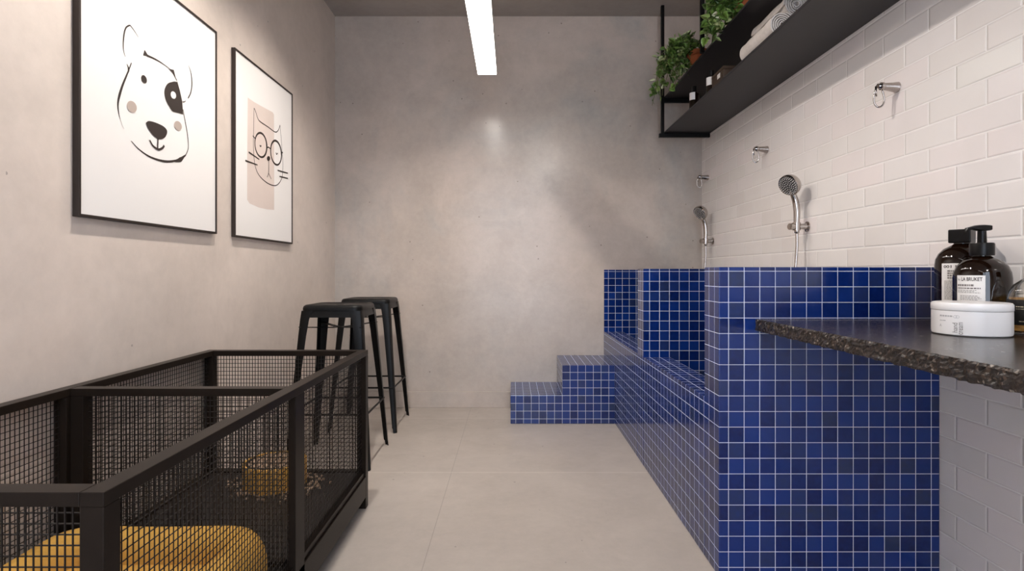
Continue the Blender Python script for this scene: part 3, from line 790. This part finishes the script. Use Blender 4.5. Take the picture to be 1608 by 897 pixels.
# ------------------------------------------------------------------ stools
def make_stool(label, x, y):
    t = thing('bar_stool', label, 'stool', (x, y, 0), 'black metal bar stools by the left wall')
    H = .812
    def rsq(hw, r, z, n=6):
        out = []
        for cx_, cy_, a in ((1, 1, 0), (-1, 1, 90), (-1, -1, 180), (1, -1, 270)):
            for i in range(n+1):
                an = math.radians(a+90*i/n); out.append((cx_*(hw-r)+r*math.cos(an), cy_*(hw-r)+r*math.sin(an), z))
        return out
    b = MB()
    b.rings([rsq(.148, .04, H-.028), rsq(.1525, .042, H-.028), rsq(.1525, .042, H-.016), rsq(.149, .042, H-.006), rsq(.141, .04, H), rsq(.128, .036, H-.0005), rsq(.120, .034, H-.004), rsq(.02, .018, H-.005), rsq(.016, .015, H-.012)])
    b.build('seat', M['black'], t, smooth=True)
    b = MB()
    b.rings([rsq(.154, .040, .750), rsq(.1475, .040, .7838), rsq(.1445, .038, .7838), rsq(.151, .038, .750), rsq(.154, .040, .750)], cap=False)
    b.build('apron', M['black'], t, smooth=True)
    for sx in (1, -1):
        for sy in (1, -1):
            b = MB(); rings = []
            for z, c, wv in ((.7835, .1515, .058), (.74, .1565, .049), (.66, .1632, .044), (.45, .179, .037), (.20, .198, .030), (.03, .2095, .025), (.025, .2105, .021), (.0005, .2125, .020)):
                th = .0035; rc = .013
                prof = [(0, wv), (0, rc), (rc*.3, rc*.3), (rc, 0), (wv, 0), (wv, th), (rc+th, th), (th+rc*.3, th+rc*.3), (th, rc+th), (th, wv)]
                rings.append([(sx*(c-u), sy*(c-v), z) for u, v in prof])
            b.rings(rings); b.build('leg', M['black'], t, smooth=True)
    zf = .272; c = .189
    for q in (((-c, -c), (c, -c)), ((-c, c), (c, c)), ((-c, -c), (-c, c)), ((c, -c), (c, c))):
        b = MB(); b.tube([(*q[0], zf), (*q[1], zf)], .0055, 10); b.build('foot_rail', M['black'], t, smooth=True)
    b = MB()
    for sg in (1, -1):
        pts = [(i*.155, sg*i*.155, .70-.016*(1-abs(i))) for i in (-1, -.6, -.2, .2, .6, 1)]
        for p, q in zip(pts, pts[1:]):
            d = Vector((1, sg, 0)).normalized(); sd_ = Vector((-d.y, d.x, 0))*.011
            p, q = Vector(p), Vector(q)
            b.rings([[p+sd_, p-sd_, p-sd_+Vector((0, 0, .004)), p+sd_+Vector((0, 0, .004))], [q+sd_, q-sd_, q-sd_+Vector((0, 0, .004)), q+sd_+Vector((0, 0, .004))]])
    b.build('cross_brace', M['black'], t)
    return t
s1 = make_stool('black metal bar stool nearer the camera, just beyond the mesh pen', -.91, 2.925)
s2 = copy_tree(s1); s2.location = (-.912, 3.563, 0); s2['label'] = 'black metal bar stool standing closest to the back concrete wall'

# ------------------------------------------------------------------ mesh pen
PX0, PX1, PY0, PY1, PZ = -1.271, -.6035, .817, 2.318, .6535
pen = thing('dog_pen', 'black metal mesh dog pen along the left wall, open at the top', 'dog pen', (0, 0, 0))
PW, RH = .036, .022
def pb_(name, *q, m='pen', bv=.0015):
    b = MB(); b.box(*q); return b.build(name, M[m], pen, bevel=bv)
DY0, DY1 = 1.545, 1.581
ys = [(PY0, PY0+PW), (PY1-PW, PY1)]
for x0_, x1_ in ((PX0, PX0+PW), (PX1-PW, PX1)):
    for a, c in ys: pb_('corner_post', x0_, x1_, a, c, .0005, PZ-RH)
pb_('middle_post', PX0, PX0+PW, 1.532, 1.590, .048, PZ-RH); pb_('middle_post', PX1-PW*.6, PX1, 1.541, 1.610, .048, PZ-RH)
pb_('divider_post', PX0+PW+.0003, PX0+2*PW, DY0, DY1, .155, PZ-RH)
for x0_, x1_ in ((PX0, PX0+PW), (PX1-PW, PX1)):
    pb_('top_rail', x0_, x1_, PY0, PY1, PZ-RH+.0002, PZ); 
    pb_('bottom_rail', x0_, x1_, PY0+PW, PY1-PW, .048, .1335)
    pb_('sill_rail', x0_+.006, x1_-.006, PY0+PW, PY1-PW, .1338, .155)
for a, c in ys:
    pb_('top_rail', PX0+PW+.0002, PX1-PW-.0002, a, c, PZ-RH+.0002, PZ); pb_('bottom_rail', PX0+PW, PX1-PW, a+.003, c-.003, .048, .155)
pb_('divider_rail', PX0+PW+.0002, PX1-PW-.0002, DY0, DY1, PZ-RH+.0002, PZ-.0005)
pb_('divider_rail', PX0+2*PW, PX1-PW, DY0+.004, DY1-.004, .151, .166)
FZ = .150
pb_('floor_tray', PX0+PW+.001, PX1-PW-.001, PY0+PW+.001, PY1-PW-.001, .10, FZ, m='tray')
def mesh_panel(plane, c, u0, u1, z0, z1, du=.0120, dz=.0163, w_=.0019):
    b = MB(); h = w_/2
    nu = round((u1-u0)/du); nz_ = round((z1-z0)/dz)
    for i in range(1, nu):
        u = u0+(u1-u0)*i/nu
        b.box(u-h, u+h, c-h, c+h, z0, z1) if plane == 'y' else b.box(c-h, c+h, u-h, u+h, z0, z1)
    for i in range(1, nz_):
        z = z0+(z1-z0)*i/nz_; o_ = w_*.8
        b.box(u0, u1, c-h+o_, c+h+o_, z-h, z+h) if plane == 'y' else b.box(c-h-o_, c+h-o_, u0, u1, z-h, z+h)
    return b.build('wire_mesh_panel', M['wire'], pen)
zt = PZ-RH
for yc in (PY0+PW/2, PY1-PW/2): mesh_panel('y', yc, PX0+PW, PX1-PW, .155, zt)
mesh_panel('y', (DY0+DY1)/2, PX0+2*PW, PX1-PW, .166, zt)
for xc in (PX0+PW/2, PX1-PW/2):
    mesh_panel('x', xc, PY0+PW, 1.5415, .155, zt, .0136, .0163, .0016); mesh_panel('x', xc, 1.595, PY1-PW, .155, zt, .0136, .0163, .0016)

# dog bed
bed = thing('dog_bed', 'mustard yellow bolstered dog bed in the front half of the mesh pen', 'dog bed', (-.935, 1.195, FZ+.0005))
hx_, hy_ = .243, .283          # half size of the bolster centre line
def bolster(k_):
    # k_: 0 far, 1 left, 2 near, 3 right; swept along a rounded-rectangle quarter
    rc = .062; seg = []
    cs = [(1, 1), (-1, 1), (-1, -1), (1, -1)]
    def corner(i, a): 
        cx_, cy_ = cs[i % 4]; an = math.radians(90*(i % 4)+a); return (cx_*(hx_-rc)+rc*math.cos(an), cy_*(hy_-rc)+rc*math.sin(an), an)
    path = [corner(k_, a) for a in (45, 60, 75, 90)]
    e = corner(k_+1, 0); s0 = path[-1]
    for i in range(1, 12): f = i/12; path.append((s0[0]*(1-f)+e[0]*f, s0[1]*(1-f)+e[1]*f, math.radians(90*(k_+1))))
    path += [corner(k_+1, a) for a in (0, 15, 30, 45)]
    b = MB(); rings = []
    for i, (px, py, an) in enumerate(path):
        nx_, ny_ = math.cos(an), math.sin(an); ring = []
        for j in range(20):
            a = 2*PI*j/20
            cw = .054; ch = .0735
            ca, sa = math.cos(a), math.sin(a)
            u = cw*math.copysign(abs(ca)**.82, ca); v = ch*math.copysign(abs(sa)**.8, sa)
            u -= .010*(v/ch) if u > 0 else -.006*(v/ch)
            v += .0015*math.sin(i*.5+k_)*(1 if v > 0 else 0)
            ring.append((px+nx_*u, py+ny_*u, max(0, ch+v)))
        rings.append(ring)
    b.rings(rings); b.build('bolster', M['mustard'], bed, smooth=True)
for i in range(4): bolster(i)
b = MB(); rings = []
for s_, z in ((.97, 0), (1, .01), (1, .060), (.985, .070), (.95, .076), (.6, .082), (.2, .083)):
    ring = []
    for cx_, cy_, a in ((1, 1, 0), (-1, 1, 90), (-1, -1, 180), (1, -1, 270)):
        for i in range(6):
            an = math.radians(a+90*i/5); r = .03
            ring.append((s_*(cx_*(hx_-.045-r)+r*math.cos(an)), s_*(cy_*(hy_-.045-r)+r*math.sin(an)), z))
    rings.append(ring)
b.rings(rings); b.build('cushion', M['mustard'], bed, smooth=True)

# bowl + kibble
bwx, bwy = -.923, 2.155
bowl = thing('dog_bowl', 'round mustard yellow dog bowl in the far half of the mesh pen', 'bowl', (bwx, bwy, FZ+.0005))
R, H = .117, .095
lathe_obj('shell', [(0, 0), (R-.006, 0), (R, .004), (R, H-.006), (R-.002, H), (R-.010, H), (R-.012, H-.004)], M['mustardc'], bowl, 56)
lathe_obj('lining', [(R-.0122, H-.003), (R-.0130, H-.01), (R-.016, .03), (R-.03, .02), (0, .018)], M['black'], bowl, 56, label='dark bowl interior')
rr = random.Random(4)
def nugget(b, p):
    rot = Matrix.Rotation(rr.uniform(0, PI), 4, Vector((rr.random()-.5, rr.random()-.5, rr.random()-.5+.01)).normalized())
    b.ball(p, rr.uniform(.0058, .0078), 1, (1, 1, .7), rot)
b = MB()
b.lathe([(0, .025), (R-.018, .035), (R-.017, .070), (R-.03, .080), (R*.5, .090), (0, .095)], (0, 0, 0), 32)
for i in range(520):
    q = math.sqrt(rr.random())*(R-.022); a = rr.uniform(0, 2*PI)
    zz = .076+.022*(1-(q/R)**2)+rr.uniform(-.002, .006)
    nugget(b, Vector((q*math.cos(a), q*math.sin(a), zz)))
b.build('kibble_heap', M['kibble'], loc=(bwx, bwy, FZ+.0005), smooth='all', kind='stuff', label='heaped brown dry kibble filling the mustard bowl', category='dog food')
b = MB()
for i in range(170):
    a = rr.uniform(0, 2*PI); q = R+.012+abs(rr.gauss(0, .035))
    x_, y_ = bwx+q*math.cos(a), bwy+q*math.sin(a)*.85
    if y_ > PY1-PW-.012 or y_ < 1.62: continue
    nugget(b, Vector((x_, y_, FZ+.0055)))
b.build('spilled_kibble', M['kibble'], smooth='all', kind='stuff', label='brown kibble pieces spilled on the pen floor around the bowl', category='dog food')
